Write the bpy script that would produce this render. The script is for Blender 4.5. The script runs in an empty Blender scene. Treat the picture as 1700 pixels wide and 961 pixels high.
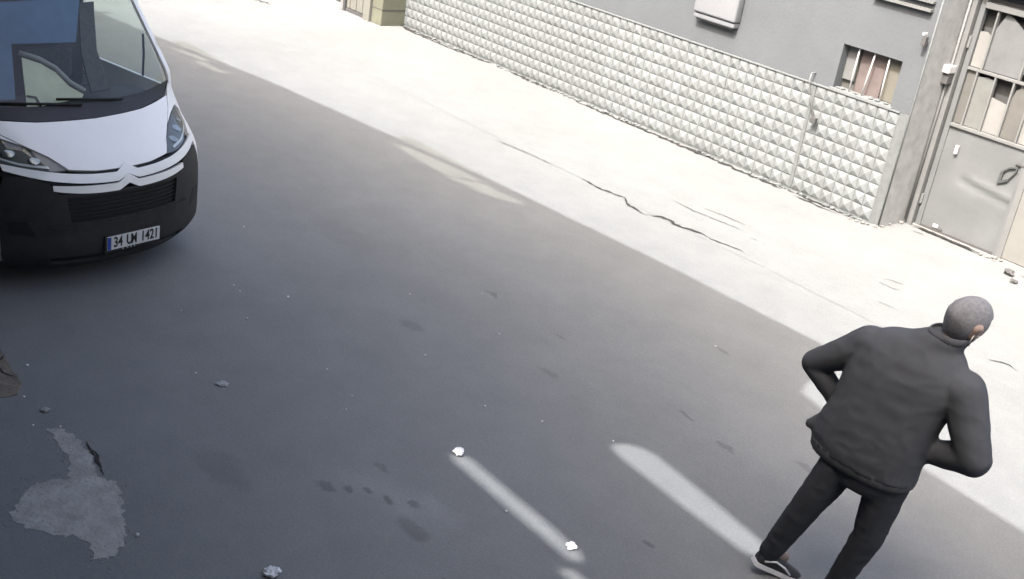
import bpy, bmesh, math, random
from mathutils import Vector, Matrix, noise
from mathutils.geometry import delaunay_2d_cdt

rnd = random.Random(7)
scene = bpy.context.scene
COL = scene.collection
R = math.radians

# ------------------------------------------------------------------ camera
CAM_YAW, CAM_PITCH, CAM_ROLL, CAM_H = R(46.541), R(23.055), R(9.339), 3.628
fw = Vector((-math.sin(CAM_YAW) * math.cos(CAM_PITCH), math.cos(CAM_YAW) * math.cos(CAM_PITCH), -math.sin(CAM_PITCH)))
rt = fw.cross(Vector((0, 0, 1))).normalized()
up = rt.cross(fw)
cr, sr = math.cos(CAM_ROLL), math.sin(CAM_ROLL)
cx, cy = cr * rt + sr * up, -sr * rt + cr * up
cam_data = bpy.data.cameras.new('camera')
cam = bpy.data.objects.new('camera', cam_data)
COL.objects.link(cam)
m = Matrix((cx, cy, -fw)).transposed().to_4x4()
m.translation = Vector((0, 0, CAM_H))
cam.matrix_world = m
cam_data.sensor_width = 36
cam_data.lens = 36 * 1956 / 1700
cam_data.clip_end = 1000
cam_data.clip_start = 0.05
scene.camera = cam

# ------------------------------------------------------------------ sky, sun, exposure
SUN_EL = R(52)
SUN_H = Vector((0.196, -0.981))
SUN = Vector((SUN_H.x * math.cos(SUN_EL), SUN_H.y * math.cos(SUN_EL), math.sin(SUN_EL))).normalized()
world = bpy.data.worlds.new('World')
scene.world = world
world.use_nodes = True
wn = world.node_tree
for n in list(wn.nodes):
    wn.nodes.remove(n)
wo = wn.nodes.new('ShaderNodeOutputWorld')
wb = wn.nodes.new('ShaderNodeBackground')
ws = wn.nodes.new('ShaderNodeTexSky')
ws.sky_type = 'NISHITA'
ws.sun_disc = False
ws.sun_elevation = SUN_EL
ws.sun_rotation = math.atan2(SUN_H.x, SUN_H.y)
ws.air_density = 0.8
ws.dust_density = 10.0
ws.ozone_density = 0.2
wb.inputs['Strength'].default_value = 0.15
wn.links.new(ws.outputs[0], wb.inputs[0])
wn.links.new(wb.outputs[0], wo.inputs[0])

sl = bpy.data.lights.new('sun', 'SUN')
sl.energy = 2.0
sl.angle = R(0.5)
sl.color = (1.0, 0.985, 0.99)
so = bpy.data.objects.new('sun', sl)
COL.objects.link(so)
so.rotation_euler = SUN.to_track_quat('Z', 'Y').to_euler()
so.location = (0, -20, 25)

scene.view_settings.view_transform = 'Standard'
scene.view_settings.look = 'None'
scene.view_settings.gamma = 1
scene.view_settings.use_curve_mapping = False
scene.view_settings.exposure = 2.08
try:
    scene.cycles.use_denoising = True
    scene.cycles.max_bounces = 8
    scene.cycles.transparent_max_bounces = 12
    scene.cycles.sample_clamp_indirect = 4
except Exception:
    pass


# ------------------------------------------------------------------ helpers
def tag(o, label=None, cat=None, group=None, kind=None):
    if label: o['label'] = label
    if cat: o['category'] = cat
    if group: o['group'] = group
    if kind: o['kind'] = kind
    return o


def mat(name, col, rough=0.8, var=0.12, scale=6.0, bump=0.0, bscale=40.0, metal=0.0, spec=0.3, col2=None, obj_var=0.0):
    """procedural material: base colour broken up by two noises, fine bump."""
    M = bpy.data.materials.new(name)
    M.use_nodes = True
    nt = M.node_tree
    N, L = nt.nodes, nt.links
    b = N['Principled BSDF']
    b.inputs['Roughness'].default_value = rough
    b.inputs['Metallic'].default_value = metal
    b.inputs['Specular IOR Level'].default_value = spec
    tc = N.new('ShaderNodeTexCoord')
    n1 = N.new('ShaderNodeTexNoise')
    n1.inputs['Scale'].default_value = scale
    n1.inputs['Detail'].default_value = 6
    n1.inputs['Roughness'].default_value = 0.65
    L.new(tc.outputs['Object'], n1.inputs['Vector'])
    rp = N.new('ShaderNodeValToRGB')
    c2 = col2 or tuple(c * (1 - var * 2) for c in col)
    rp.color_ramp.elements[0].position = 0.3
    rp.color_ramp.elements[0].color = (*c2, 1)
    rp.color_ramp.elements[1].position = 0.7
    rp.color_ramp.elements[1].color = (*[min(1, c * (1 + var * (0 if col2 else 1))) for c in col], 1)
    L.new(n1.outputs['Fac'], rp.inputs['Fac'])
    out = rp.outputs['Color']
    if obj_var:
        oi = N.new('ShaderNodeObjectInfo')
        mr = N.new('ShaderNodeMapRange')
        mr.inputs['To Min'].default_value = 1 - obj_var
        mr.inputs['To Max'].default_value = 1 + obj_var
        L.new(oi.outputs['Random'], mr.inputs['Value'])
        hs = N.new('ShaderNodeHueSaturation')
        L.new(mr.outputs[0], hs.inputs['Value'])
        L.new(out, hs.inputs['Color'])
        out = hs.outputs['Color']
    L.new(out, b.inputs['Base Color'])
    if bump:
        n2 = N.new('ShaderNodeTexNoise')
        n2.inputs['Scale'].default_value = bscale
        n2.inputs['Detail'].default_value = 4
        L.new(tc.outputs['Object'], n2.inputs['Vector'])
        bp = N.new('ShaderNodeBump')
        bp.inputs['Strength'].default_value = bump
        bp.inputs['Distance'].default_value = 0.01
        L.new(n2.outputs['Fac'], bp.inputs['Height'])
        L.new(bp.outputs['Normal'], b.inputs['Normal'])
    return M


def glass_mat(name, tint, refl=0.06, rough=0.02):
    M = bpy.data.materials.new(name)
    M.use_nodes = True
    nt = M.node_tree
    N, L = nt.nodes, nt.links
    N.remove(N['Principled BSDF'])
    o = N['Material Output']
    t = N.new('ShaderNodeBsdfTransparent')
    t.inputs['Color'].default_value = (*tint, 1)
    g = N.new('ShaderNodeBsdfGlossy')
    g.inputs['Roughness'].default_value = rough
    lw = N.new('ShaderNodeLayerWeight')
    lw.inputs['Blend'].default_value = .5
    pw = N.new('ShaderNodeMath'); pw.operation = 'POWER'; pw.inputs[1].default_value = 4.0
    L.new(lw.outputs['Facing'], pw.inputs[0])
    ad = N.new('ShaderNodeMath'); ad.operation = 'MULTIPLY_ADD'
    ad.inputs[1].default_value = .85
    ad.inputs[2].default_value = refl
    L.new(pw.outputs[0], ad.inputs[0])
    mx = N.new('ShaderNodeMixShader')
    L.new(ad.outputs[0], mx.inputs[0])
    L.new(t.outputs[0], mx.inputs[1])
    L.new(g.outputs[0], mx.inputs[2])
    L.new(mx.outputs[0], o.inputs['Surface'])
    return M


def obj(name, verts, faces, m, parent=None, smooth=False, loc=None):
    me = bpy.data.meshes.new(name)
    me.from_pydata([tuple(v) for v in verts], [], faces)
    me.validate()
    me.update()
    if m: me.materials.append(m)
    if smooth:
        me.polygons.foreach_set('use_smooth', [True] * len(me.polygons))
    o = bpy.data.objects.new(name, me)
    COL.objects.link(o)
    if parent: o.parent = parent
    if loc: o.location = loc
    return o


def bm_obj(name, bm, m, parent=None, smooth=False, loc=None, recalc=True):
    if recalc:
        bmesh.ops.recalc_face_normals(bm, faces=bm.faces[:])
    me = bpy.data.meshes.new(name)
    bm.to_mesh(me)
    bm.free()
    if m: me.materials.append(m)
    if smooth:
        me.polygons.foreach_set('use_smooth', [True] * len(me.polygons))
    o = bpy.data.objects.new(name, me)
    COL.objects.link(o)
    if parent: o.parent = parent
    if loc: o.location = loc
    return o


def empty(name, loc=(0, 0, 0), rz=0.0, s=1.0):
    o = bpy.data.objects.new(name, None)
    COL.objects.link(o)
    o.location = loc
    o.rotation_euler = (0, 0, rz)
    o.scale = (s, s, s)
    return o


def add_box(bm, x0, x1, y0, y1, z0, z1, bev=0.0):
    vs = [bm.verts.new((x, y, z)) for x in (x0, x1) for y in (y0, y1) for z in (z0, z1)]
    fs = []
    for q in ((0, 1, 3, 2), (4, 6, 7, 5), (0, 4, 5, 1), (2, 3, 7, 6), (0, 2, 6, 4), (1, 5, 7, 3)):
        fs.append(bm.faces.new([vs[i] for i in q]))
    if bev:
        es = {e for f in fs for e in f.edges}
        bmesh.ops.bevel(bm, geom=list(es), offset=bev, segments=2, affect='EDGES', profile=0.6)


def add_tube(bm, pts, r, seg=8, cap=True):
    """tube of radius r (number or list) along a polyline"""
    pts = [Vector(p) for p in pts]
    rr = r if isinstance(r, (list, tuple)) else [r] * len(pts)
    rings = []
    for i, p in enumerate(pts):
        d = (pts[min(i + 1, len(pts) - 1)] - pts[max(i - 1, 0)]).normalized()
        a = d.orthogonal().normalized() if i == 0 else (prev - prev.dot(d) * d).normalized()
        prev = a
        b = d.cross(a)
        rings.append([bm.verts.new(p + rr[i] * (math.cos(t) * a + math.sin(t) * b)) for t in [2 * math.pi * k / seg for k in range(seg)]])
    for q, w in zip(rings, rings[1:]):
        for k in range(seg):
            bm.faces.new((q[k], q[(k + 1) % seg], w[(k + 1) % seg], w[k]))
    if cap:
        bm.faces.new(rings[0][::-1])
        bm.faces.new(rings[-1])


def box(name, x0, x1, y0, y1, z0, z1, m, parent=None, bev=0.0):
    bm = bmesh.new()
    add_box(bm, x0, x1, y0, y1, z0, z1, bev)
    return bm_obj(name, bm, m, parent)


def tube(name, pts, r, m, parent=None, seg=8, smooth=True):
    bm = bmesh.new()
    add_tube(bm, pts, r, seg)
    return bm_obj(name, bm, m, parent, smooth)


def prism(name, poly, z0, z1, m, parent=None):
    """vertical prism over an XY polygon"""
    n = len(poly)
    v = [(x, y, z0) for x, y in poly] + [(x, y, z1) for x, y in poly]
    f = [list(range(n))[::-1], list(range(n, 2 * n))] + [[i, (i + 1) % n, n + (i + 1) % n, n + i] for i in range(n)]
    o = obj(name, v, f, m, parent)
    bm = bmesh.new(); bm.from_mesh(o.data)
    bmesh.ops.recalc_face_normals(bm, faces=bm.faces[:])
    bmesh.ops.triangulate(bm, faces=[q for q in bm.faces if len(q.verts) > 4])
    bm.to_mesh(o.data); bm.free()
    return o


def cdt(poly, res=0.05, holes=()):
    """triangulate a polygon with interior points; returns verts2d, tris, loops"""
    pts, edges = [], []
    for lp in (poly, *holes):
        s = len(pts)
        sub = []
        for i, p in enumerate(lp):
            q = lp[(i + 1) % len(lp)]
            k = max(1, int(math.dist(p, q) / res))
            for j in range(k):
                sub.append((p[0] + (q[0] - p[0]) * j / k, p[1] + (q[1] - p[1]) * j / k))
        pts += sub
        edges += [(s + i, s + (i + 1) % len(sub)) for i in range(len(sub))]
    nb = len(pts)
    x0, x1 = min(p[0] for p in poly), max(p[0] for p in poly)
    y0, y1 = min(p[1] for p in poly), max(p[1] for p in poly)

    def inside(x, y, P):
        c = False
        for i in range(len(P)):
            (xa, ya), (xb, yb) = P[i], P[i - 1]
            if (ya > y) != (yb > y) and x < (xb - xa) * (y - ya) / (yb - ya) + xa: c = not c
        return c
    bnd = pts[:]
    y, r = y0 + res / 2, 0
    while y < y1:
        x = x0 + res / 2 + (res / 2 if r % 2 else 0)
        while x < x1:
            if inside(x, y, poly) and not any(inside(x, y, h) for h in holes) and min((bx - x) ** 2 + (by - y) ** 2 for bx, by in bnd) > (res * .45) ** 2:
                pts.append((x, y))
            x += res
        y += res
        r += 1
    vo, eo, fo, *_ = delaunay_2d_cdt([Vector(p) for p in pts], edges, [], 0, 1e-6)
    keep = []
    for f in fo:
        gx, gy = sum(vo[i].x for i in f) / 3, sum(vo[i].y for i in f) / 3
        if inside(gx, gy, poly) and not any(inside(gx, gy, h) for h in holes): keep.append(tuple(f))
    return [tuple(v) for v in vo], keep


def lifted(name, poly, fn, off, thick, m, parent, res=0.05, smooth=True, holes=()):
    """panel whose outline is poly (p,q); fn(p,q,o) gives the 3-D point at offset o; closed with thickness"""
    v2, tr = cdt(poly, res, holes)
    n = len(v2)
    if not thick:
        o = obj(name, [fn(p, q, off) for p, q in v2], tr, m, parent, smooth)
        return o
    top = [fn(p, q, off) for p, q in v2]
    bot = [fn(p, q, off - thick) for p, q in v2]
    cnt = {}
    for f in tr:
        for i in range(3):
            e = (f[i], f[(i + 1) % 3])
            cnt[tuple(sorted(e))] = cnt.get(tuple(sorted(e)), []) + [e]
    faces = [tuple(f) for f in tr] + [tuple(n + i for i in f[::-1]) for f in tr]
    for es in cnt.values():
        if len(es) == 1:
            a, b = es[0]
            faces.append((b, a, n + a, n + b))
    o = obj(name, top + bot, faces, m, parent)
    me = o.data
    bm = bmesh.new(); bm.from_mesh(me)
    bmesh.ops.recalc_face_normals(bm, faces=bm.faces[:])
    for f in bm.faces: f.smooth = smooth
    for e in bm.edges:
        if len(e.link_faces) == 2 and e.calc_face_angle(0) > 0.7: e.smooth = False
    bm.to_mesh(me); bm.free()
    return o


def jag_strip(name, pts, w, z, m, parent, seed=1, step=0.04, jit=0.6):
    """ragged flat strip along a polyline (a crack filled with dirt)"""
    rr = random.Random(seed)
    P = []
    for a, b in zip(pts, pts[1:]):
        k = max(1, int(math.dist(a, b) / step))
        P += [(a[0] + (b[0] - a[0]) * i / k, a[1] + (b[1] - a[1]) * i / k) for i in range(k)]
    P.append(pts[-1])
    v, f = [], []
    for i, p in enumerate(P):
        q, s = P[min(i + 1, len(P) - 1)], P[max(i - 1, 0)]
        d = Vector((q[0] - s[0], q[1] - s[1])).normalized()
        nrm = Vector((-d.y, d.x))
        e = min(1, i / 3, (len(P) - 1 - i) / 3)
        ww = w * max(.08, (1 + jit * rr.uniform(-1, 1)) * e)
        sh = w * jit * rr.uniform(-.9, .9)
        c = Vector(p) + nrm * sh
        v += [(c.x + nrm.x * ww / 2, c.y + nrm.y * ww / 2, z), (c.x - nrm.x * ww / 2, c.y - nrm.y * ww / 2, z)]
        if i: f.append((2 * i - 2, 2 * i - 1, 2 * i + 1, 2 * i))
    return obj(name, v, f, m, parent)


def chunk_mesh(name, seed, m, flat=0.6):
    """small broken lump, ~20-40 faces"""
    bm = bmesh.new()
    bmesh.ops.create_icosphere(bm, subdivisions=1, radius=1)
    rr = random.Random(seed)
    for v in bm.verts:
        v.co *= rr.uniform(.65, 1.15)
        v.co.z *= flat
    zm = min(v.co.z for v in bm.verts)
    for v in bm.verts: v.co.z -= zm
    me = bpy.data.meshes.new(name)
    bm.to_mesh(me); bm.free()
    me.materials.append(m)
    return me


# ------------------------------------------------------------------ ground materials
def asphalt():
    M = bpy.data.materials.new('asphalt')
    M.use_nodes = True
    nt = M.node_tree
    N, L = nt.nodes, nt.links
    b = N['Principled BSDF']
    b.inputs['Roughness'].default_value = 0.88
    b.inputs['Specular IOR Level'].default_value = 0.25
    tc = N.new('ShaderNodeTexCoord')

    def noise_(s, det, rg=.6):
        n = N.new('ShaderNodeTexNoise')
        n.inputs['Scale'].default_value = s
        n.inputs['Detail'].default_value = det
        n.inputs['Roughness'].default_value = rg
        L.new(tc.outputs['Object'], n.inputs['Vector'])
        return n

    def ramp(inp, p0, c0, p1, c1):
        r = N.new('ShaderNodeValToRGB')
        r.color_ramp.elements[0].position = p0
        r.color_ramp.elements[1].position = p1
        r.color_ramp.elements[0].color = (*c0, 1)
        r.color_ramp.elements[1].color = (*c1, 1)
        L.new(inp, r.inputs[0])
        return r.outputs[0]

    def mul(a, bb, f=1.0):
        x = N.new('ShaderNodeMix'); x.data_type = 'RGBA'; x.blend_type = 'MULTIPLY'
        x.inputs[0].default_value = f
        L.new(a, x.inputs[6]); L.new(bb, x.inputs[7])
        return x.outputs[2]
    base = ramp(noise_(0.55, 4).outputs[0], .35, (.151, .159, .157), .65, (.166, .174, .172))
    base = mul(base, ramp(noise_(3.2, 7, .7).outputs[0], .3, (.91, .91, .92), .62, (1.03, 1.03, 1.03)))
    base = mul(base, ramp(noise_(60, 5, .7).outputs[0], .3, (.87, .87, .88), .7, (1.08, 1.08, 1.07)))
    # pale aggregate grains
    vo = N.new('ShaderNodeTexVoronoi'); vo.inputs['Scale'].default_value = 70
    L.new(tc.outputs['Object'], vo.inputs['Vector'])
    base = mul(base, ramp(vo.outputs['Distance'], .10, (1.22, 1.21, 1.17), .28, (1, 1, 1)))
    # dark oil spots and scuffs with outlines of their own
    nz = noise_(7, 4, .6)
    mp = N.new('ShaderNodeVectorMath'); mp.operation = 'SCALE'; mp.inputs['Scale'].default_value = .16
    sb = N.new('ShaderNodeVectorMath'); sb.operation = 'SUBTRACT'; sb.inputs[1].default_value = (.5, .5, .5)
    L.new(nz.outputs['Color'], sb.inputs[0]); L.new(sb.outputs[0], mp.inputs[0])
    ad = N.new('ShaderNodeVectorMath'); ad.operation = 'ADD'
    L.new(tc.outputs['Object'], ad.inputs[0]); L.new(mp.outputs[0], ad.inputs[1])
    spots = [(-3.94, 3.31, .15, .075, .72), (-5.96, 4.74, .13, .07, .8), (-4.49, 3.12, .075, .04, .66), (-4.40, 3.21, .045, .03, .6),
             (-4.35, 3.30, .05, .03, .6), (-4.24, 3.34, .055, .035, .58), (-4.14, 3.47, .05, .03, .62), (-6.18, 5.65, .10, .03, .7),
             (-5.38, 5.65, .07, .025, .72), (-3.72, 5.59, .09, .03, .7), (-4.14, 5.67, .08, .03, .66), (-3.24, 4.37, .05, .03, .6),
             (-4.5, 3.5, .09, .04, .75), (-5.0, 5.2, .12, .04, .8), (-3.3, 5.9, .16, .03, .74), (-4.7, 6.7, .1, .03, .75), (-3.5, 3.2, .05, .03, .65),
             (-4.9, 2.7, .3, .12, .85), (-7.6, 5.2, .5, .2, .9), (-3.0, 3.6, .05, .03, .6), (-4.18, 3.42, .42, .17, 1.22), (-4.0, 3.55, .25, .08, 1.15), (-4.45, 3.3, .2, .09, 1.12)]
    for x, y, rx, ry, dk in spots:
        s1 = N.new('ShaderNodeVectorMath'); s1.operation = 'SUBTRACT'; s1.inputs[1].default_value = (x, y, 0)
        L.new(ad.outputs[0], s1.inputs[0])
        s2 = N.new('ShaderNodeVectorMath'); s2.operation = 'MULTIPLY'; s2.inputs[1].default_value = (1 / rx, 1 / ry, 0)
        L.new(s1.outputs[0], s2.inputs[0])
        ln = N.new('ShaderNodeVectorMath'); ln.operation = 'LENGTH'
        L.new(s2.outputs[0], ln.inputs[0])
        base = mul(base, ramp(ln.outputs['Value'], .55 if dk < 1 else .2, (1 + (dk - 1) * .85,) * 3, 1.25, (1, 1, 1)))
    L.new(base, b.inputs['Base Color'])
    bp = N.new('ShaderNodeBump'); bp.inputs['Strength'].default_value = .5; bp.inputs['Distance'].default_value = .006
    L.new(noise_(85, 5, .7).outputs[0], bp.inputs['Height'])
    L.new(bp.outputs[0], b.inputs['Normal'])
    return M


M_ASPHALT = asphalt()
M_PAVE = M_ASPHALT      # the pavement is surfaced like the road, flush with it
M_GROUND = mat('bare_ground', (.15, .145, .135), .95, .1, .5)
M_CRACK = mat('dirt_in_cracks', (.030, .029, .029), .95, .2, 20)
M_CRACKLT = mat('pale_dirt_streak', (.085, .082, .08), .95, .2, 20)
M_PATCH = mat('old_concrete_patch', (.29, .29, .275), .9, .16, 9, .5, 45)

# ------------------------------------------------------------------ setting
ground = obj('ground', [(-250, -250, -.02), (250, -250, -.02), (250, 250, -.02), (-250, 250, -.02)], [(0, 1, 2, 3)], M_GROUND)
tag(ground, kind='structure')
road = obj('road', [(-80, -.4, 0), (40, -.4, 0), (40, 8.45, 0), (-80, 8.45, 0)], [(0, 1, 2, 3)], M_ASPHALT)
tag(road, kind='structure')
# paving from the ragged joint to the wall, 4 mm proud
pr = random.Random(3)
edge = []
x = -60.0
while x < 30:
    edge.append((x, 8.43 + .035 * noise.noise(Vector((x * .6, 0, 0))) + pr.uniform(-.008, .008)))
    x += .25
v = [(px, py, .002) for px, py in edge] + [(px, 12.6, .002) for px, py in edge]
n = len(edge)
pavement = obj('pavement', v, [(i, i + 1, n + i + 1, n + i) for i in range(n - 1)], M_PAVE)
tag(pavement, kind='structure')

CR = [
    ([(-9.474, 8.336), (-9.121, 8.391), (-8.745, 8.415), (-8.581, 8.427)], .012, M_CRACKLT),
    ([(-8.136, 8.428), (-7.805, 8.416), (-7.554, 8.473), (-7.346, 8.351), (-7.102, 8.316)], .022, M_CRACK),
    ([(-7.102, 8.316), (-7.004, 8.46), (-6.769, 8.434), (-6.555, 8.5), (-6.432, 8.492)], .03, M_CRACK),
    ([(-6.432, 8.492), (-6.268, 8.52), (-6.181, 8.549), (-6.042, 8.558)], .024, M_CRACK),
    ([(-7.341, 8.962), (-7.029, 8.94), (-6.673, 8.992), (-6.466, 9.022)], .013, M_CRACKLT),
    ([(-7.064, 9.116), (-6.822, 9.165), (-6.527, 9.189)], .012, M_CRACKLT),
    ([(-5.094, 9.413), (-4.99, 9.48), (-4.921, 9.496)], .02, M_CRACK),
    ([(-5.06, 9.30), (-4.928, 9.29), (-4.84, 9.33)], .016, M_CRACKLT),
    ([(-4.793, 8.868), (-4.626, 8.896)], .016, M_CRACKLT),
    ([(-3.66, 8.76), (-3.58, 8.83), (-3.519, 8.83), (-3.424, 8.808)], .028, M_CRACK),
    ([(-5.301, 9.043), (-5.197, 9.055)], .014, M_CRACKLT),
    ([(-16.35, 9.07), (-15.956, 9.201)], .05, M_CRACK),
    ([(-6.28, 8.93), (-6.20, 8.945)], .022, M_CRACK),
]
for i, (p, w, mm) in enumerate(CR):
    jag_strip('crack', p, w * 1.15, .006, mm, pavement, 20 + i)

# pale broken patch in the road, lower left, and a second one by its edge
poly = [(-5.66, 2.06), (-5.63, 2.125), (-5.45, 2.16), (-5.29, 2.155), (-5.16, 2.125), (-5.08, 2.12), (-5.02, 2.175), (-4.93, 2.15), (-4.78, 2.11), (-4.61, 2.06),
        (-4.5, 1.99), (-4.42, 1.89), (-4.48, 1.83), (-4.57, 1.86), (-4.67, 1.82), (-4.74, 1.74), (-4.8, 1.68), (-4.95, 1.61), (-5.05, 1.68), (-5.12, 1.74), (-5.19, 1.82),
        (-5.17, 1.91), (-5.14, 1.97), (-5.28, 2.03), (-5.40, 2.045), (-5.5, 2.06), (-5.58, 2.05)]


def ragged(poly, amp, seed, step=.035):
    rr = random.Random(seed)
    out = []
    for p, q in zip(poly, poly[1:] + poly[:1]):
        k = max(1, int(math.dist(p, q) / step))
        for j in range(k):
            out.append((p[0] + (q[0] - p[0]) * j / k + rr.uniform(-amp, amp), p[1] + (q[1] - p[1]) * j / k + rr.uniform(-amp, amp)))
    return out


p1 = prism('concrete_patch', ragged(poly, .016, 4, .02), -.01, .002, M_PATCH, road)
prism('concrete_patch', ragged([(-6.80, 2.10), (-6.62, 2.135), (-6.45, 2.11), (-6.30, 2.11), (-6.184, 2.09), (-6.09, 2.03), (-6.09, 1.90), (-6.5, 1.8), (-6.9, 1.85)], .008, 5), -.01, .005,
      mat('old_brown_patch', (.16, .14, .11), .9, .2, 9, .6, 45), road)
jag_strip('crack', [(-6.60, 2.14), (-6.50, 2.06), (-6.36, 2.04), (-6.28, 2.10)], .018, .009, M_CRACK, road, 71)
jag_strip('crack', [(-5.45, 2.185), (-5.29, 2.17), (-5.1, 2.145)], .02, .004, M_CRACK, road, 72)

# ------------------------------------------------------------------ opposite building: plaster wall with a studded plinth
WY = 10.71
S = 0.129
M_PLASTER = mat('grey_painted_plaster', (.090, .099, .106), .85, .05, 1.3, .25, 30)
M_STUD = mat('pale_grey_stud_paint', (.150, .163, .164), .8, .07, 14, .2, 60, obj_var=.10)
M_STUDBACK = mat('plinth_mortar', (.12, .13, .13), .9, .1, 12, .3, 50)
M_WHITE = mat('white_paint', (.40, .40, .40), .6, .05, 8)
M_STEEL = mat('grey_gate_paint', (.115, .121, .123), .55, .07, 2.2, .15, 20, spec=.4)
M_STEEL2 = mat('pale_grey_steel', (.135, .139, .137), .55, .06, 5, .15, 20, spec=.4)
M_DARK = mat('dark_opening', (.03, .03, .03), .9, .1, 5)
M_SHADEGREY = mat('dark_grey_metal_and_shade', (.07, .07, .07), .8, .1, 5)  # dark metal parts, and the painted shade under the jamb lamp

fac = empty('factory_building', (-10.5, WY, 0))
tag(fac, 'grey plastered building with a studded pale plinth and a small barred window', 'building')
FX = -10.5  # local x = world x - FX, local y = world y - WY


def fbox(name, x0, x1, y0, y1, z0, z1, m, parent=fac, bev=0.0):
    return box(name, x0 - FX, x1 - FX, y0 - WY, y1 - WY, z0, z1, m, parent, bev)


WX0, WX1, WZ0, WZ1 = -6.975, -6.265, 1.195, 1.675
bm = bmesh.new()
for q in ((-14.9, WX0, 1.19, 3.6), (WX1, -6.02, 1.19, 3.6), (WX0, WX1, WZ1, 3.6)):
    add_box(bm, q[0] - FX, q[1] - FX, .012, .32, q[2], q[3])
bm_obj('upper_wall', bm, M_PLASTER, fac)
fbox('plinth', -14.9, -6.02, WY, WY + .32, 0, 1.188, M_STUDBACK)
fbox('parapet_coping', -15.0, -6.03, WY - .06, WY + .36, 3.6, 3.68, M_PLASTER)
fbox('roof_slab', -15.0, -6.03, WY + .36, WY + 8, 3.4, 3.62, M_STUDBACK)
fbox('back_wall', -15.0, -6.03, WY + 8, WY + 8.3, 0, 3.6, M_PLASTER)
# bare strip of wall right of the studs and the reveal round to the gate
fbox('corner_pier', -6.02, -6.0, WY - .012, WY + .46, 0, 3.6, mat('lightened_reveal', (.26, .265, .26), .85, .12, 6, .2, 40))  # reveal colour lightened to make up for the grazing sun
tube('corner_bead', [(-6.006 - FX, -.016, .03), (-6.006 - FX, -.016, 3.5)], .010, M_STUD, fac, 6)
fbox('ledge_rail', -6.75, -6.09, WY - .05, WY + .02, 2.205, 2.232, M_STEEL2)
fbox('ledge_rail', -6.75, -6.09, WY - .04, WY + .02, 2.285, 2.31, M_STEEL2)


# studs: three pyramid meshes shared by all
def stud_mesh(seed):
    rr = random.Random(seed)
    h = S * .475
    k = S * .44
    trunc = seed in (4, 5)
    ap = (rr.uniform(-.007, .007), -.026 + rr.uniform(-.006, .004), rr.uniform(-.007, .007))
    v = [(-h, 0, -h), (h, 0, -h), (h, 0, h), (-h, 0, h), (-k, -.006, -k), (k, -.006, -k), (k, -.006, k), (-k, -.006, k), ap]
    f = [(0, 1, 5, 4), (1, 2, 6, 5), (2, 3, 7, 6), (3, 0, 4, 7), (4, 5, 8), (5, 6, 8), (6, 7, 8), (7, 4, 8)]
    if trunc:       # chipped point
        q_ = [tuple(a_ * (1 - w_) + b_ * w_ for a_, b_ in zip(v[4 + i_], ap)) for i_, w_ in enumerate((.72, .6, .8, .66))]
        v = v[:8] + q_
        f = f[:4] + [(4, 5, 9, 8), (5, 6, 10, 9), (6, 7, 11, 10), (7, 4, 8, 11), (8, 9, 10, 11)]
    me = bpy.data.meshes.new('stud')
    me.from_pydata(v, [], f)
    me.materials.append(M_STUD)
    return me


studs = [stud_mesh(i) for i in range(7)]
ROW0 = 1.056 + S / 2
cols = [(-10.746 + S * i) for i in range(28)] + [(-10.746 + S * (28.3 + i)) for i in range(8)]
left_cols = [(-10.746 - S * 1.15 - S * i) for i in range(31)]
near = sorted(cols, reverse=True)
rest_v, rest_f = [], []
count = 0
for cxx in near + left_cols:
    far = cxx < -10.3
    for j in range(9):
        z = ROW0 - S * j
        px = cxx - FX + rnd.uniform(-.002, .002)
        if not far:
            o = bpy.data.objects.new('stud', studs[rnd.randrange(7)])
            COL.objects.link(o)
            o.parent = fac
            o.location = (px, rnd.uniform(-.002, .003) - .0005, z)
            o.rotation_euler = (rnd.uniform(-.03, .03), rnd.choice((0, math.pi / 2, math.pi, -math.pi / 2)) * 1 + rnd.uniform(-.02, .02), 0)
            count += 1
        else:
            me = studs[rnd.randrange(7)]
            b0 = len(rest_v)
            rest_v += [(px + q.co.x, q.co.y - .0005, z + q.co.z) for q in me.vertices]
            rest_f += [tuple(b0 + i for i in p.vertices) for p in me.polygons]
o = obj('far_studs', rest_v, rest_f, M_STUD, fac)
tag(o, kind='stuff')
# vertical seam at the second panel
fbox('seam_strip', -10.746 + S * 27.5, -10.746 + S * 27.8, WY - .008, WY, .03, 1.182, M_STUDBACK)
# capping along the top of the plinth
fbox('plinth_cap', -14.9, -6.13, WY - .022, WY + .01, 1.183, 1.196, M_STUD)
# broken mortar along the foot of the wall, and the dark gap under it
bm = bmesh.new()
rr = random.Random(11)
for k in range(240):
    xx = rr.uniform(-14.7, -6.12)
    if noise.noise(Vector((xx * 1.3, 3, 0))) < -.05: continue
    r = rr.uniform(.008, .028)
    res = bmesh.ops.create_icosphere(bm, subdivisions=1, radius=r)
    for q in res['verts']:
        q.co *= rr.uniform(.6, 1.2)
        q.co += Vector((xx - FX, -.03 - abs(rr.gauss(0, .035)), r * .4))
o = bm_obj('mortar_rubble', bm, M_STUD, fac)
tag(o, kind='stuff')
for i, (xa, xb, w) in enumerate(((-14.8, -13.3, .035), (-14.5, -12.9, .022), (-13.2, -12.4, .04), (-12.0, -11.0, .05), (-10.6, -9.2, .03), (-9.4, -8.2, .045), (-8.4, -7.2, .04), (-7.3, -6.2, .035), (-7.0, -6.4, .02))):
    yy = [-.06, -.13, -.055, -.06, -.10, -.09, -.085, -.05, -.14][i]
    jag_strip('base_crack', [(xa - FX, yy), ((xa + xb) / 2 - FX, yy - .015), (xb - FX, yy)], w * 1.3, .0095, M_CRACK, fac, 40 + i, .05)

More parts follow.
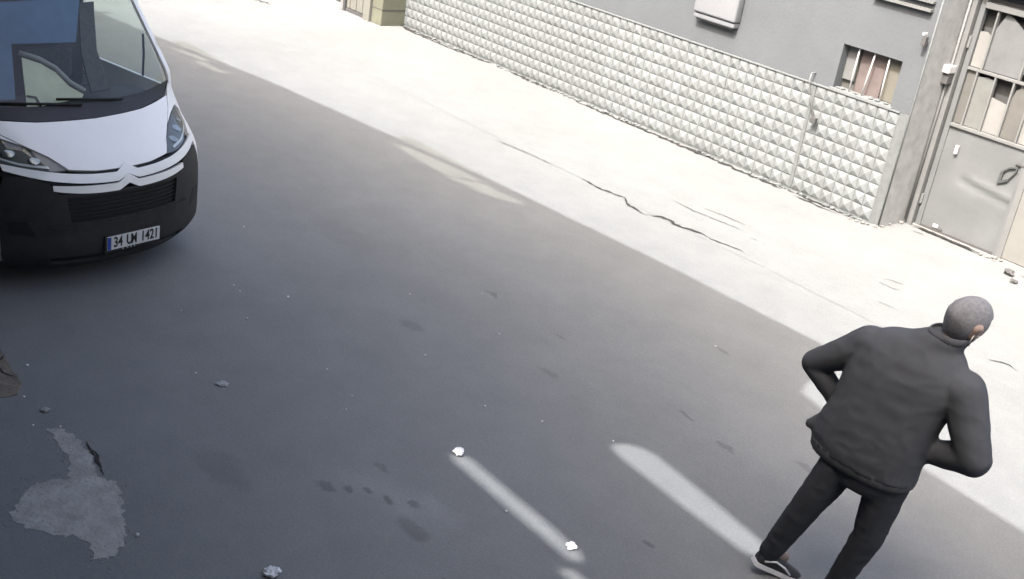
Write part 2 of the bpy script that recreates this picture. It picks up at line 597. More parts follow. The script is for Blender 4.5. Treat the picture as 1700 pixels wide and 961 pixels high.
# window with bars
win = fbox('window', WX0, WX1, WY + .16, WY + .18, WZ0, WZ1, mat('dusty_pane', (.10, .098, .09), .35, .12, 5, spec=.5))
M_BOARD = mat('pinkish_board', (.115, .095, .09), .8, .1, 6)


def wbox(name, x0, x1, y0, y1, z0, z1, m, bev=0.0):
    return box(name, x0 - FX, x1 - FX, y0 - WY, y1 - WY, z0, z1, m, win, bev)


wbox('board', -6.80, -6.50, WY + .13, WY + .155, 1.20, 1.67, M_BOARD)
wbox('board', -6.97, -6.83, WY + .125, WY + .15, 1.31, 1.66, M_STEEL2)
wbox('board', -6.46, -6.275, WY + .12, WY + .15, 1.22, 1.67, mat('cream_board', (.125, .12, .10), .8, .1, 6))
for xb, tilt in ((-6.80, .0), (-6.61, -.035), (-6.435, .01)):
    tube('bar', [(xb - FX, .05, WZ1), (xb - FX + tilt * .4, .045, 1.45), (xb - FX + tilt, .05, 1.19)], .0085, M_WHITE, win, 6)
for q in ((WX0, WX1, 1.188, 1.21),):
    wbox('sill', q[0] - .03, q[1] + .03, WY - .02, WY + .2, 1.1965, 1.213, M_STUD)
for xx, zz in ((-6.93, .02), (-6.86, .035), (-6.70, .02), (-6.52, .028), (-6.44, .03), (-6.33, .02)):
    me = chunk_mesh('mortar_lump', int(xx * 100) % 97, M_STUD)
    o = bpy.data.objects.new('mortar_lump', me); COL.objects.link(o); o.parent = win
    o.location = (xx - FX, .03, 1.213); o.scale = (.035, .03, zz)

# bits fixed to the wall
M_PIPE = mat('dull_pipe', (.16, .165, .165), .6, .1, 9)
hook = tube('bent_pipe', [(-7.225, WY + .05, 1.30), (-7.225, WY - .06, 1.295), (-7.215, WY - .085, 1.23), (-7.19, WY - .085, 1.17)], .008, M_PIPE, None, 6)
tag(hook, 'thin pale pipe stub bent over the top of the studded plinth', 'pipe')
bm = bmesh.new()
add_tube(bm, [(-7.17, WY - .05, 1.03), (-7.13, WY - .075, 1.0), (-7.09, WY - .08, .93), (-7.05, WY - .075, .86)], .012, 6)
add_box(bm, -7.085, -7.015, WY - .095, WY - .045, .80, .865, .008)
latch = bm_obj('hanging_latch', bm, M_SHADEGREY)
tag(latch, 'dark hooked metal latch hanging on the studs below the bent pipe', 'latch')

sign = empty('wall_cabinet', (-8.66, WY, 1.5))
tag(sign, 'white box with a rounded lower edge fixed high on the grey wall', 'box')
bm = bmesh.new()
add_box(bm, -.31, .31, -.11, .012, .05, .75, .025)
bm_obj('casing', bm, mat('white_casing', (.19, .198, .208), .5, .03, 4), sign, True)
bm = bmesh.new()
add_box(bm, -.305, .30, -.09, .012, -.012, .045, .015)
bm_obj('lower_lip', bm, mat('white_lip', (.16, .168, .178), .5, .05, 4), sign)
box('bracket', -.27, .27, -.07, .012, -.03, -.014, M_SHADEGREY, sign)

# ------------------------------------------------------------------ gate in its recess
GY = 11.25
fbox('jamb', -6.02, -5.915, WY + .461, WY + .58, 0, 3.6, M_STEEL2)
fbox('gate_lintel', -6.0, -2.6, WY + .3, WY + .7, 2.62, 3.6, M_PLASTER)
fbox('recess_floor_step', -6.04, -2.6, WY + .50, WY + .9, .0045, .02, M_PATCH)
tube('conduit', [(-5.975 - FX, .435, .05), (-5.975 - FX, .435, 2.6)], .014, M_STEEL2, fac, 6)

gate = empty('steel_gate', (-5.9, GY, 0))
tag(gate, 'grey sheet steel gate leaf with broken upper panes beside the studded wall', 'gate')
GW = .93


def gbox(name, x0, x1, y0, y1, z0, z1, m, bev=0.0, parent=gate):
    return box(name, x0, x1, y0, y1, z0, z1, m, parent, bev)


# dented lower sheet
dent = []
nx, nz = 28, 32
for i in range(nx + 1):
    for k in range(nz + 1):
        xx, zz = GW * i / nx, .035 + 1.09 * k / nz
        dd = .012 * noise.noise(Vector((xx * 3, zz * 3, 1)))
        cl = .67 - .12 * (xx - .35)           # crease running right and down
        if xx > .33: dd += .016 * math.exp(-((zz - cl) / .03) ** 2) * min(1, (xx - .33) * 6) - .012 * math.exp(-((zz - cl + .05) / .04) ** 2)
        dent.append((xx, -dd - .012, zz))
df = [(i * (nz + 1) + k, (i + 1) * (nz + 1) + k, (i + 1) * (nz + 1) + k + 1, i * (nz + 1) + k + 1) for i in range(nx) for k in range(nz)]
obj('lower_sheet', dent, df, M_STEEL, gate, True)
gbox('backing_sheet', .0, GW, .03, .036, .03, 1.12, M_STEEL)
gbox('stile', .0, .055, -.028, .03, .02, 2.40, M_STEEL)
gbox('stile', GW - .03, GW, -.028, .03, .02, 2.40, M_STEEL)
gbox('mid_rail', .056, GW - .031, -.04, .03, 1.115, 1.15, M_STEEL2, .006)
gbox('top_rail', .056, GW - .031, -.045, .03, 2.31, 2.37, M_STEEL2, .006)
gbox('transom_rail', .056, GW - .031, -.03, .02, 1.70, 1.728, M_STEEL2, .004)
gbox('bottom_rail', .056, GW - .031, -.03, .0, .022, .045, M_SHADEGREY)
for xx in (.17, .37, .57, .76):
    gbox('glazing_bar', xx - .009, xx + .009, -.028, .012, 1.152, 1.698, M_STEEL2)
for xx in (.20, .60):
    gbox('glazing_bar', xx - .009, xx + .009, -.028, .012, 1.73, 2.308, M_STEEL2)
gbox('dark_backing', .03, GW - .02, .10, .11, 1.12, 2.4, M_SHADEGREY)
M_PANEA = mat('dusty_cream_pane', (.130, .136, .130), .5, .08, 5, spec=.4)
M_PANEB = mat('grey_dusty_pane', (.105, .103, .096), .5, .08, 5, spec=.4)
M_PANEC = mat('white_card', (.18, .18, .172), .7, .06, 5)


def pane(poly, y, m):
    n = len(poly)
    v = [(a, y, b) for a, b in poly] + [(a, y + .008, b) for a, b in poly]
    f = [list(range(n)), list(range(n, 2 * n))[::-1]] + [[i, n + i, n + (i + 1) % n, (i + 1) % n] for i in range(n)]
    o = obj('pane', v, f, m, gate)
    bm = bmesh.new(); bm.from_mesh(o.data); bmesh.ops.recalc_face_normals(bm, faces=bm.faces[:]); bm.to_mesh(o.data); bm.free()


pane([(.06, 1.155), (.16, 1.155), (.16, 1.69), (.06, 1.69)], .002, M_PANEB)
pane([(.18, 1.155), (.36, 1.155), (.36, 1.66), (.27, 1.67), (.18, 1.655)], .004, M_PANEA)
pane([(.38, 1.155), (.56, 1.155), (.56, 1.47), (.38, 1.50)], .005, M_PANEC)
pane([(.58, 1.155), (.75, 1.155), (.75, 1.695), (.68, 1.695), (.60, 1.63), (.58, 1.55)], .004, M_PANEB)
pane([(.77, 1.155), (.90, 1.155), (.90, 1.55), (.77, 1.42)], .004, M_PANEC)
pane([(.06, 1.735), (.19, 1.735), (.19, 2.05), (.13, 2.09), (.06, 2.08)], .004, M_PANEC)
pane([(.21, 1.735), (.59, 1.735), (.59, 2.22), (.48, 2.19), (.36, 2.27), (.28, 2.30), (.21, 2.14)], .006, mat('brownish_board', (.112, .117, .119), .8, .08, 5))
pane([(.61, 1.80), (.68, 1.735), (.90, 1.735), (.90, 2.25), (.70, 2.20), (.61, 2.25)], .006, mat('brown_board', (.112, .117, .119), .8, .08, 5))
# six-sided handle ring
ring = [(-.075, -.11), (.02, -.06), (.085, .06), (.085, .115), (.0, .085), (-.07, .02)]
bm = bmesh.new()
pts = [(.79 + a, -.035, .83 + b) for a, b in ring]
rv = []
for lp, sc in ((pts, 1.0), ([(.79 + a * .7 + .008, -.035, .83 + b * .7 + .012) for a, b in ring], 1)):
    rv.append([[bm.verts.new((p[0], p[1] + d, p[2])) for p in lp] for d in (0, .02)])
for i in range(6):
    j = (i + 1) % 6
    (o0, o1), (i0, i1) = rv
    bm.faces.new((o0[i], o0[j], i0[j], i0[i])); bm.faces.new((o1[i], i1[i], i1[j], o1[j]))
    bm.faces.new((o0[i], o1[i], o1[j], o0[j])); bm.faces.new((i0[i], i0[j], i1[j], i1[i]))
bm_obj('handle_ring', bm, mat('dark_handle', (.055, .06, .06), .6, .1, 8), gate)
gbox('hasp', .19, .225, -.05, -.02, .86, .95, M_WHITE, .006)
gbox('hasp', .84, .93, -.034, -.02, .955, .975, M_SHADEGREY, .004)
gbox('weld_scar', .20, .26, -.034, -.02, .06, .10, M_WHITE, .008)
gbox('weld_scar', .27, .31, -.037, -.02, .045, .075, M_SHADEGREY, .008)
gbox('hinge', -.012, .012, -.05, -.02, .25, .36, M_STEEL2, .004)
gbox('hinge', -.012, .012, -.05, -.02, 1.9, 2.02, M_STEEL2, .004)
gate2 = empty('cream_gate', (-4.955, GY, 0))
tag(gate2, 'cream sheet metal gate leaf cut by the right edge of the picture', 'gate')
box('lower_sheet', 0, 1.9, -.02, .02, .03, 1.6, mat('cream_gate_paint', (.16, .161, .150), .6, .06, 3), gate2)
box('upper_sheet', 0, 1.9, -.015, .02, 1.62, 2.6, M_STEEL2, gate2)
box('stile', -.012, .05, -.035, .03, .02, 2.6, M_STEEL2, gate2)

lamp = empty('jamb_lamp', (-5.97, 11.14, 1.55))
tag(lamp, 'small white box lamp with a dark block for the shade below it on the gate jamb', 'lamp')
bm = bmesh.new(); add_box(bm, -.045, .045, -.10, .03, .08, .16, .012); bm_obj('hood', bm, M_WHITE, lamp)
bm = bmesh.new(); add_box(bm, -.038, .038, -.07, .03, -.03, .078, .006); bm_obj('lens', bm, M_SHADEGREY, lamp)  # dark block stands in for the shade below the hood
brk = empty('pipe_bracket', (-6.06, WY - .03, 1.93))
tag(brk, 'tiny dark bracket on the wall corner above the barred window', 'bracket')
bm = bmesh.new(); add_box(bm, -.022, .022, -.05, .0, -.04, .05, .006); bm_obj('clip', bm, M_SHADEGREY, brk)
bm = bmesh.new(); add_box(bm, -.028, .0, -.055, .0, .055, .085, .006); bm_obj('cap', bm, M_WHITE, brk)

# right-hand continuation of the building
tail = box('side_wall', -2.6, 9, GY - .4, GY + .2, 0, 3.6, M_PLASTER)
tag(tail, 'grey plastered wall right of the gates, outside the picture', 'wall')

# ------------------------------------------------------------------ left end: gatepost and shutter
M_CREAM = mat('cream_painted_metal', (.15, .15, .132), .6, .06, 4)
M_OLIVE = mat('olive_cream_concrete', (.125, .128, .095), .8, .08, 5, .2, 30)
lg = empty('side_entrance', (-15.1, 10.25, 0))
tag(lg, 'cream metal side entrance with a grey post left of the studded wall', 'entrance')
box('pillar', .235, .50, .02, .46, .0, 3.2, M_OLIVE, lg, .012)
box('pillar_cap_band', .230, .505, .015, .47, .235, .243, M_SHADEGREY, lg)
box('door_post', .06, .225, -.02, .10, .0, 3.2, M_CREAM, lg, .008)
for i in range(6):
    box('cladding_board', -.47 + .087 * i, -.47 + .087 * i + .081, .03 + (.006 if i % 2 else 0), .07, .06, 3.0, M_CREAM, lg, .006)
box('threshold', -.48, .05, .02, .10, .004, .05, M_SHADEGREY, lg)
box('gate_post', -.56, -.49, -.03, .07, 0, 3.2, mat('white_post', (.17, .17, .17), .6, .05, 5), lg, .006)
box('gate_post_shadow_gap', -.488, -.474, .0, .05, .0, 3.2, M_SHADEGREY, lg)
sh = empty('roller_shutter', (-15.7, 10.32, 0))
tag(sh, 'pale horizontal slatted shutter at the far end of the pavement', 'shutter')
box('bottom_rail', -4.2, -.0, -.05, .05, .005, .07, M_WHITE, sh, .008)
box('dark_gap', -4.2, 0, -.0, .04, .072, .12, M_SHADEGREY, sh)
for i in range(14):
    box('slat', -4.2, 0, -.02, .02, .125 + i * .11, .225 + i * .11, M_STEEL2, sh, .012)
far = box('far_wall', -60, -19.9, 10.35, 10.9, 0, 3.4, M_PLASTER)
tag(far, 'grey plastered wall beyond the roller shutter, outside the picture', 'wall')

# ------------------------------------------------------------------ near side: building the camera hangs on, and an added sun blocker over the street
M_NEAR = mat('dark_brown_render', (.05, .048, .045), .9, .1, 2)
nb = empty('near_building', (-6, -.45, 0))
tag(nb, 'dark rendered building behind the camera, outside the picture', 'building')
box('wall', -50, 30, -8, 0, 0, 5.5, M_NEAR, nb)
CZ = 5.6
SHIFT = Vector((SUN_H.x, SUN_H.y)) * (CZ / math.tan(SUN_EL))


def sh2(p): return (p[0] + SHIFT.x, p[1] + SHIFT.y)


# outline of the shaded ground, mapped up the sun's rays to the added blocker sheet
front = [(-50, 3.0), (-24, 5.2), (-17, 6.05), (-14.23, 6.52), (-12.07, 6.95), (-9.91, 7.22), (-8.24, 7.42), (-6.13, 7.55), (-4.46, 7.59), (-4.36, 7.58), (-4.22, 7.40), (-4.12, 7.15), (-4.06, 6.86), (-4.0, 6.74), (-3.80, 6.68), (-2.82, 6.64), (-2.2, 6.58), (25, 6.4)]
outer = [sh2(p) for p in front] + [(25, -8.5), (-50, -8.5)]
holes_g = [
    # slits cut to let through the long narrow sun streaks
    [(-4.47, 3.95), (-4.44, 4.0), (-4.36, 4.03), (-3.6, 4.01), (-3.38, 3.995), (-3.31, 3.96), (-3.31, 3.92), (-3.36, 3.89), (-3.7, 3.895), (-4.38, 3.915)],
    [(-4.10, 4.94), (-4.06, 5.03), (-3.98, 5.09), (-3.88, 5.11), (-3.4, 5.06), (-2.92, 4.99), (-2.85, 4.94), (-2.85, 4.86), (-2.92, 4.81), (-3.4, 4.83), (-3.95, 4.87), (-4.05, 4.89)],
    [(-3.34, 3.78), (-3.27, 3.86), (-2.5, 3.84), (-2.5, 3.76)],
    # openings cut for the weaker sun patches, covered with dimming film
    [(-9.66, 7.06), (-9.5, 7.18), (-9.1, 7.235), (-8.63, 7.29), (-8.36, 7.30), (-8.62, 7.02), (-9.1, 7.03)],
    [(-8.58, 6.97), (-8.56, 7.05), (-8.25, 7.30), (-8.05, 7.26), (-8.35, 7.04)],
    [(-8.30, 7.035), (-8.22, 7.14), (-8.0, 7.30), (-7.66, 7.30), (-7.74, 7.24), (-8.0, 7.09), (-8.14, 7.05)],
    [(-13.75, 6.44), (-13.45, 6.58), (-12.98, 6.69), (-12.95, 6.60), (-13.3, 6.50)],
    [(-12.98, 6.46), (-12.92, 6.58), (-12.33, 6.66), (-12.52, 6.50)],
]
can = empty('sun_blocker', (0, 0, CZ))  # made-up unseen sheet, shaped to cast the street's shade and sun patches
tag(can, 'added unseen sheet over the street that shapes the sunlight, outside the picture', 'light blocker')
M_SHEET = mat('dark_blocker_sheet', (.05, .045, .042), .7, .15, 2)


def flat(p, q, o): return (p, q, o)


lifted('blocker_sheet', outer, flat, .01, .02, M_SHEET, can, 3.0, False, [[sh2(p) for p in h] for h in holes_g])
MP = bpy.data.materials.new('sun_dimming_film')  # invented film that weakens the sun patches along the shade edge
MP.use_nodes = True
nt = MP.node_tree
tb = nt.nodes.new('ShaderNodeBsdfTransparent'); tb.inputs[0].default_value = (.80, .76, .62, 1)
tl = nt.nodes.new('ShaderNodeBsdfTranslucent'); tl.inputs[0].default_value = (.7, .7, .6, 1)
ms = nt.nodes.new('ShaderNodeMixShader'); ms.inputs[0].default_value = .25
nt.links.new(tb.outputs[0], ms.inputs[1]); nt.links.new(tl.outputs[0], ms.inputs[2])
nt.links.new(ms.outputs[0], nt.nodes['Material Output'].inputs[0])
for (xa, xb, ya, yb) in ((-9.8, -7.5, 6.85, 7.40), (-13.9, -12.2, 6.36, 6.80)):
    a, b = sh2((xa, ya)), sh2((xb, yb))
    obj('sun_dimmer', [(a[0], a[1], .03), (b[0], a[1], .03), (b[0], b[1], .03), (a[0], b[1], .03)], [(0, 1, 2, 3)], MP, can)
for xx in (-22, -18, -14.6, -11.3, -6.8, -1.2, 4, 8):
    box('blocker_beam', xx - .04, xx + .04, -.4, 2.2, -.16, -.012, M_SHADEGREY, can)

# ------------------------------------------------------------------ van
VX, VY, VW, VS = -7.345, 3.234, R(12.758), .833
van = empty('delivery_van', (VX, VY, 0), VW, VS)
tag(van, 'white panel van with black bumper coming up the shaded street', 'van')
PROF = [(.16, -.16), (.22, -.07), (.30, -.015), (.38, 0), (.62, 0), (.78, -.01), (.93, -.03), (1.0, -.07), (1.08, -.17), (1.16, -.30), (1.26, -.45), (1.36, -.60), (1.45, -.67), (2.16, -1.30), (2.28, -1.52), (2.40, -1.90), (2.46, -2.5)]
SWP = [(.16, .30), (.6, .34), (.95, .36), (1.16, .35), (1.36, .26), (1.5, .18), (2.2, .15), (2.46, .15)]
WID = [(.16, .90), (.3, .95), (.8, .985), (1.0, .99), (1.2, 1.02), (1.36, 1.05), (1.5, 1.06), (2.2, 1.0), (2.46, .80)]


def itp(T, c):
    if c <= T[0][0]: return T[0][1]
    for (a, p), (b, q) in zip(T, T[1:]):
        if c <= b:
            t = (c - a) / (b - a)
            return p + (q - p) * t
    return T[-1][1]


def itps(T, c):  # smoothed lookup
    return (itp(T, c - .035) + itp(T, c - .017) + itp(T, c) + itp(T, c + .017) + itp(T, c + .035)) / 5


def hf(b, c):
    t = min(abs(b) / itps(WID, c), 1.0)
    return itps(PROF, c) - itps(SWP, c) * t ** 2.6


def skin(b, c, off):
    e = .004
    a = hf(b, c)
    n = Vector((1, -(hf(b + e, c) - hf(b - e, c)) / (2 * e), -(hf(b, c + e) - hf(b, c - e)) / (2 * e))).normalized()
    p = Vector((a, b, c)) + n * off
    return tuple(p)


def sym(poly):
    return poly, [(-b, c) for b, c in poly][::-1]


def carpaint(name, col, rough=.3):
    M = mat(name, col, rough, .02, 3, spec=.5)
    M.node_tree.nodes['Principled BSDF'].inputs['Coat Weight'].default_value = .5
    return M


M_VW = carpaint('van_white_paint', (.80, .80, .76))
M_BLK = mat('black_bumper_plastic', (.022, .022, .021), .6, .15, 8, .2, 90, spec=.35)
M_BLK2 = mat('black_grille', (.012, .012, .012), .6, .1, 8)
M_CHROME = mat('bright_trim', (.72, .73, .73), .22, .03, 6, metal=.25, spec=.6)
M_GLASS = glass_mat('windscreen_glass', (.80, .85, .82), .05)
M_LENS = glass_mat('headlamp_lens', (.85, .88, .86), .06)
M_REFL = mat('lamp_reflector', (.42, .43, .43), .15, .1, 20, metal=.8)
M_COWL = mat('black_cowl', (.03, .031, .034), .45, .1, 8)

hood = [(-.47, 1.022), (-.25, 1.0), (0, .995), (.25, 1.0), (.47, 1.022), (.56, 1.10), (.68, 1.165), (.82, 1.25), (.90, 1.325), (.5, 1.297), (0, 1.287), (-.5, 1.297), (-.90, 1.325), (-.82, 1.25), (-.68, 1.165), (-.56, 1.10)]
lifted('hood', hood, skin, .008, .03, M_VW, van, .045)
lifted('under_skin', [(-1.0, .5), (1.0, .5), (1.0, 1.3), (-1.0, 1.3)], skin, -.05, .02, M_BLK2, van, .1)
hl = [(.485, 1.022), (.57, 1.095), (.69, 1.155), (.83, 1.205), (.95, 1.235), (.985, 1.20), (.965, 1.13), (.90, 1.075), (.78, 1.04), (.62, 1.015)]
fend = [(.70, 1.17), (.83, 1.218), (.955, 1.248), (1.0, 1.205), (.978, 1.125), (.912, 1.065), (.93, .99), (.955, .90), (.975, .80), (.985, .80), (.99, 1.0), (1.02, 1.2), (1.05, 1.40), (.985, 1.40), (.93, 1.335), (.84, 1.255)]
for pl in sym(fend):
    lifted('fender', pl, skin, .006, .03, M_VW, van, .04)
lower_lip = [(.50, 1.01), (.63, 1.002), (.78, 1.027), (.905, 1.06), (.92, .99), (.80, .995), (.64, .955), (.57, .955), (.545, .985)]
for pl in sym(lower_lip):
    pass
for pl in sym(hl):
    h = lifted('headlight', pl, skin, -.012, .02, mat('headlamp_housing', (.10, .102, .10), .35, .1, 9, spec=.5), van, .04)
    lifted('lens', pl, skin, .007, 0, M_LENS, h, .05)
    s = 1 if sum(p[0] for p in pl) > 0 else -1
    for (b, c, r) in ((.67, 1.085, .05), (.81, 1.125, .055), (.915, 1.155, .03)):
        p = Vector(skin(s * b, c, -.006))
        nn = (Vector(skin(s * b, c, .01)) - p).normalized()
        bm = bmesh.new()
        bmesh.ops.create_uvsphere(bm, u_segments=14, v_segments=8, radius=r)
        for q in bm.verts: q.co = p + (q.co - nn * q.co.dot(nn) * .85) * Vector((1, 1, .62))
        bm_obj('reflector', bm, M_REFL, h, True)
    strip = [(s * .60, 1.035), (s * .78, 1.055), (s * .93, 1.10), (s * .95, 1.118), (s * .78, 1.07), (s * .60, 1.05)]
    lifted('daylight_strip', strip if s > 0 else strip[::-1], skin, -.004, .006, M_CHROME, h, .04)


def bar(name, bmax, top, th, rise, amp, off):
    up_, lo_ = [], []
    nseg = 72
    for i in range(nseg + 1):
        b = -bmax + 2 * bmax * i / nseg
        t = abs(b) / bmax
        ch = amp * max(0, 1 - abs(b) / .095)
        y = top + rise * t ** 2.2 + ch
        thk = th * (1 - .35 * t ** 4)
        up_.append((b, y)); lo_.append((b, y - thk - ch * .15))
    return lifted(name, lo_ + up_[::-1], skin, off, .03, M_VW, van, .03)


bar('grille_bar', .90, .972, .062, .082, .050, .022)
bar('grille_bar', .62, .897, .062, .022, .056, .020)
lifted('grille_dark_strip', [(-.92, .97), (-.5, .91), (0, .875), (.5, .91), (.92, .97), (.92, 1.045), (.5, 1.008), (0, .992), (-.5, 1.008), (-.92, 1.045)], skin, -.006, .02, M_BLK2, van, .06)  # black strip behind the grille bars
bump = [(-.58, .848), (0, .842), (.58, .848), (.64, .93), (.78, .985), (.91, .975), (.945, .89), (.965, .79), (.97, .6), (.95, .32), (.90, .19), (.84, .175), (-.84, .175), (-.90, .19), (-.95, .32), (-.97, .6), (-.965, .79), (-.945, .89), (-.91, .975), (-.78, .985), (-.64, .93)]
gr = [(-.50, .61), (-.53, .82), (.53, .82), (.50, .61)]
gr2 = [(-.62, .245), (-.66, .31), (.66, .31), (.62, .245)]
lifted('bumper', bump, skin, .010, .04, M_BLK, van, .05, True, [gr, gr2])
g = lifted('lower_grille', [(-.54, .60), (.54, .60), (.57, .83), (-.57, .83)], skin, -.02, .01, M_BLK2, van, .08)
for i in range(6):
    z = .635 + .034 * i
    lifted('slat', [(-.52, z), (.52, z), (.52, z + .012), (-.52, z + .012)], skin, -.006, .012, M_BLK2, g, .1)
lifted('lower_intake', [(-.67, .24), (.67, .24), (.68, .32), (-.68, .32)], skin, -.015, .01, M_BLK2, van, .1)
lifted('bumper_ridge', [(-.62, .565), (.62, .565), (.66, .592), (-.66, .592)], skin, .024, .02, M_BLK, van, .06)
for s in (-1, 1):   # fog lamp recess
    pl = [(s * .74, .50), (s * .90, .52), (s * .92, .62), (s * .80, .63)]
    lifted('fog_lamp', pl if s > 0 else pl[::-1], skin, .013, .01, M_BLK2, van, .05)

# number plate
PB = .03
plate = box('number_plate', .018, .030, PB - .26, PB + .26, .333, .452, mat('plate_white', (.52, .52, .50), .5, .04, 20), van, .003)
box('plate_holder', .008, .0178, PB - .275, PB + .275, .305, .462, M_BLK, van, .004)
box('country_band', .0302, .0312, PB - .258, PB - .222, .337, .448, mat('plate_blue', (.03, .06, .25), .5, .05, 20), plate)


def text(body, size, parent, m, loc, name, xs=1.0):
    cu = bpy.data.curves.new(name, 'FONT')
    cu.body = body
    cu.size = size
    cu.align_x = 'CENTER'
    cu.align_y = 'CENTER'
    cu.extrude = .0008
    cu.offset = size * .022
    t = bpy.data.objects.new(name, cu)
    COL.objects.link(t)
    bpy.context.view_layer.update()
    me = bpy.data.meshes.new_from_object(t.evaluated_get(bpy.context.evaluated_depsgraph_get()))
    bpy.data.objects.remove(t)
    for q in me.vertices:
        x_, y_, z_ = q.co
        q.co = (z_, x_ * xs, y_)      # text runs along +b, faces +a
    me.materials.clear()
    me.materials.append(m)
    o = bpy.data.objects.new(name, me)
    COL.objects.link(o)
    o.parent = parent
    o.location = loc
    return o


M_INK = mat('plate_ink', (.02, .02, .02), .6, .1, 20)
for k_, ch_ in enumerate('34 UM 1421'):
    if ch_ != ' ':
        text(ch_, .124, plate, M_INK, (.0318, PB - .178 + .0445 * k_, .3935), 'plate_character', .62 if ch_ == 'M' else .72)
for k_ in (-.10, -.055, -.02, .015):
    text('\u2022', .05, van, M_WHITE, (.0186, PB + k_, .318), 'holder_dot', .9)

# windscreen, pillars, roof
ws_b = [(-.89, 1.345), (-.5, 1.312), (0, 1.302), (.5, 1.312), (.89, 1.345)]
ws_poly = ws_b + [(1.0, 1.44), (.95, 2.12), (.5, 2.17), (0, 2.18), (-.5, 2.17), (-.95, 2.12), (-1.0, 1.44)]
wsg = lifted('windscreen', ws_poly, skin, -.002, 0, M_GLASS, van, .07)
cowl = [(-.89, 1.335), (-.5, 1.303), (0, 1.293), (.5, 1.303), (.89, 1.335), (1.0, 1.43), (.6, 1.40), (.2, 1.392), (-.3, 1.392), (-.7, 1.405), (-1.0, 1.43)]
lifted('cowl', cowl, skin, .004, .012, M_COWL, van, .05)
for s in (-1, 1):
    pts = [skin(s * .05 if s < 0 else .35, 1.375, .02), skin(s * .4 if s < 0 else .0, 1.41, .018), skin(-.72 if s < 0 else -.25, 1.43, .016)]
    tube('wiper', pts, .011, M_BLK2, van, 6)
for s in (-1, 1):
    pl = [(s * 1.0, 1.38), (s * 1.05, 1.38), (s * 1.06, 1.5), (s * 1.01, 2.10), (s * .985, 2.16), (s * .96, 2.12), (s * 1.01, 1.46)]
    lifted('pillar', pl if s > 0 else pl[::-1], skin, .006, .03, M_VW, van, .05)
rf = [(-.96, 2.125), (-.5, 2.175), (0, 2.185), (.5, 2.175), (.96, 2.125), (.98, 2.17), (.79, 2.46), (-.79, 2.46), (-.98, 2.17)]
lifted('roof_front', rf, skin, .004, .03, M_VW, van, .07)
LEN = -5.35


def side(s):
    def fn(a, c, o): return (a, s * (itps(WID, c) + o), c)
    return fn


def arch(ac, r, n=14):
    return [(ac + r * math.cos(t), .36 + r * math.sin(t)) for t in [math.pi * k / n for k in range(n + 1)]]


for s in (-1, 1):
    fe = [(hf(itps(WID, c), c), c) for c in (.24, .4, .6, .8, 1.0, 1.2, 1.36)]
    low = [(LEN, .26)] + [(a, max(c, .26)) for a, c in arch(-4.35, .42)][::-1] + [(a, max(c, .26)) for a, c in arch(-.93, .42)][::-1] + [(hf(itps(WID, .24), .24), .26)] + [(a - .005, c) for a, c in fe[1:]] + [(LEN, 1.36)]
    lifted('side_panel', low, side(s), 0, .03, M_VW, van, .12, True)
    upr = [(-2.15, 1.36), (-2.15, 2.46), (LEN, 2.46), (LEN, 1.36)]
    lifted('side_panel', upr, side(s), 0, .03, M_VW, van, .2, True)
    hdr = [(hf(itps(WID, 2.13), 2.13) - .03, 2.13), (hf(itps(WID, 2.44), 2.44), 2.46), (-2.15, 2.46), (-2.15, 2.05), (hf(itps(WID, 2.05), 2.05) - .03, 2.05)]
    lifted('side_header', hdr, side(s), 0, .03, M_VW, van, .12, True)
    wa = [(hf(itps(WID, 1.38), 1.38) - .07, 1.365), (hf(itps(WID, 2.03), 2.03) - .07, 2.045), (-2.14, 2.045), (-2.14, 1.365)]
    d = lifted('side_window', wa, side(s), -.01, 0, M_GLASS, van, .15)
    bm = bmesh.new()
    xq = -1.22
    add_tube(bm, [(xq, s * (itps(WID, z_) - .035), z_) for z_ in (1.37, 1.58, 1.76)], .011, 6)
    bm_obj('quarter_bar', bm, M_BLK2, d)
box('roof', LEN, -2.2, -.76, .76, 2.455, 2.49, M_VW, van, .01)
box('rear_doors', LEN - .03, LEN, -1.0, 1.0, .3, 2.44, M_VW, van)
box('underbody', LEN, -.25, -.62, .62, .22, .34, M_BLK2, van)
box('engine_bay', -.60, -.22, -.6, .6, .35, .95, M_BLK2, van)
M_TYRE = mat('tyre_rubber', (.02, .02, .02), .85, .2, 30)
M_RIM = mat('steel_rim', (.28, .28, .28), .45, .08, 12, metal=.5)
for a in (-.93, -4.35):
    for s in (-1, 1):
        w = empty('wheel'); w.parent = van; w.location = (a, s * .86, .345)
        bm = bmesh.new()
        prof = [(.20, -.105), (.30, -.115), (.338, -.085), (.345, 0), (.338, .085), (.30, .115), (.20, .105)]
        rings = [[bm.verts.new((r * math.cos(t), y, r * math.sin(t))) for t in [2 * math.pi * k / 28 for k in range(28)]] for r, y in prof]
        for q0, q1 in zip(rings, rings[1:] + rings[:1]):
            for k in range(28): bm.faces.new((q0[k], q0[(k + 1) % 28], q1[(k + 1) % 28], q1[k]))
        bm_obj('tyre', bm, M_TYRE, w, True)
        bm = bmesh.new()
        prof = [(.0, .05), (.06, .06), (.09, .03), (.15, .02), (.19, .08), (.205, .09), (.205, -.09), (.0, -.09)]
        rings = [[bm.verts.new((max(r, .002) * math.cos(t), s * y, max(r, .002) * math.sin(t))) for t in [2 * math.pi * k / 20 for k in range(20)]] for r, y in prof]
        for q0, q1 in zip(rings, rings[1:]):
            for k in range(20): bm.faces.new((q0[k], q0[(k + 1) % 20], q1[(k + 1) % 20], q1[k]))
        bm_obj('rim', bm, M_RIM, w, True)
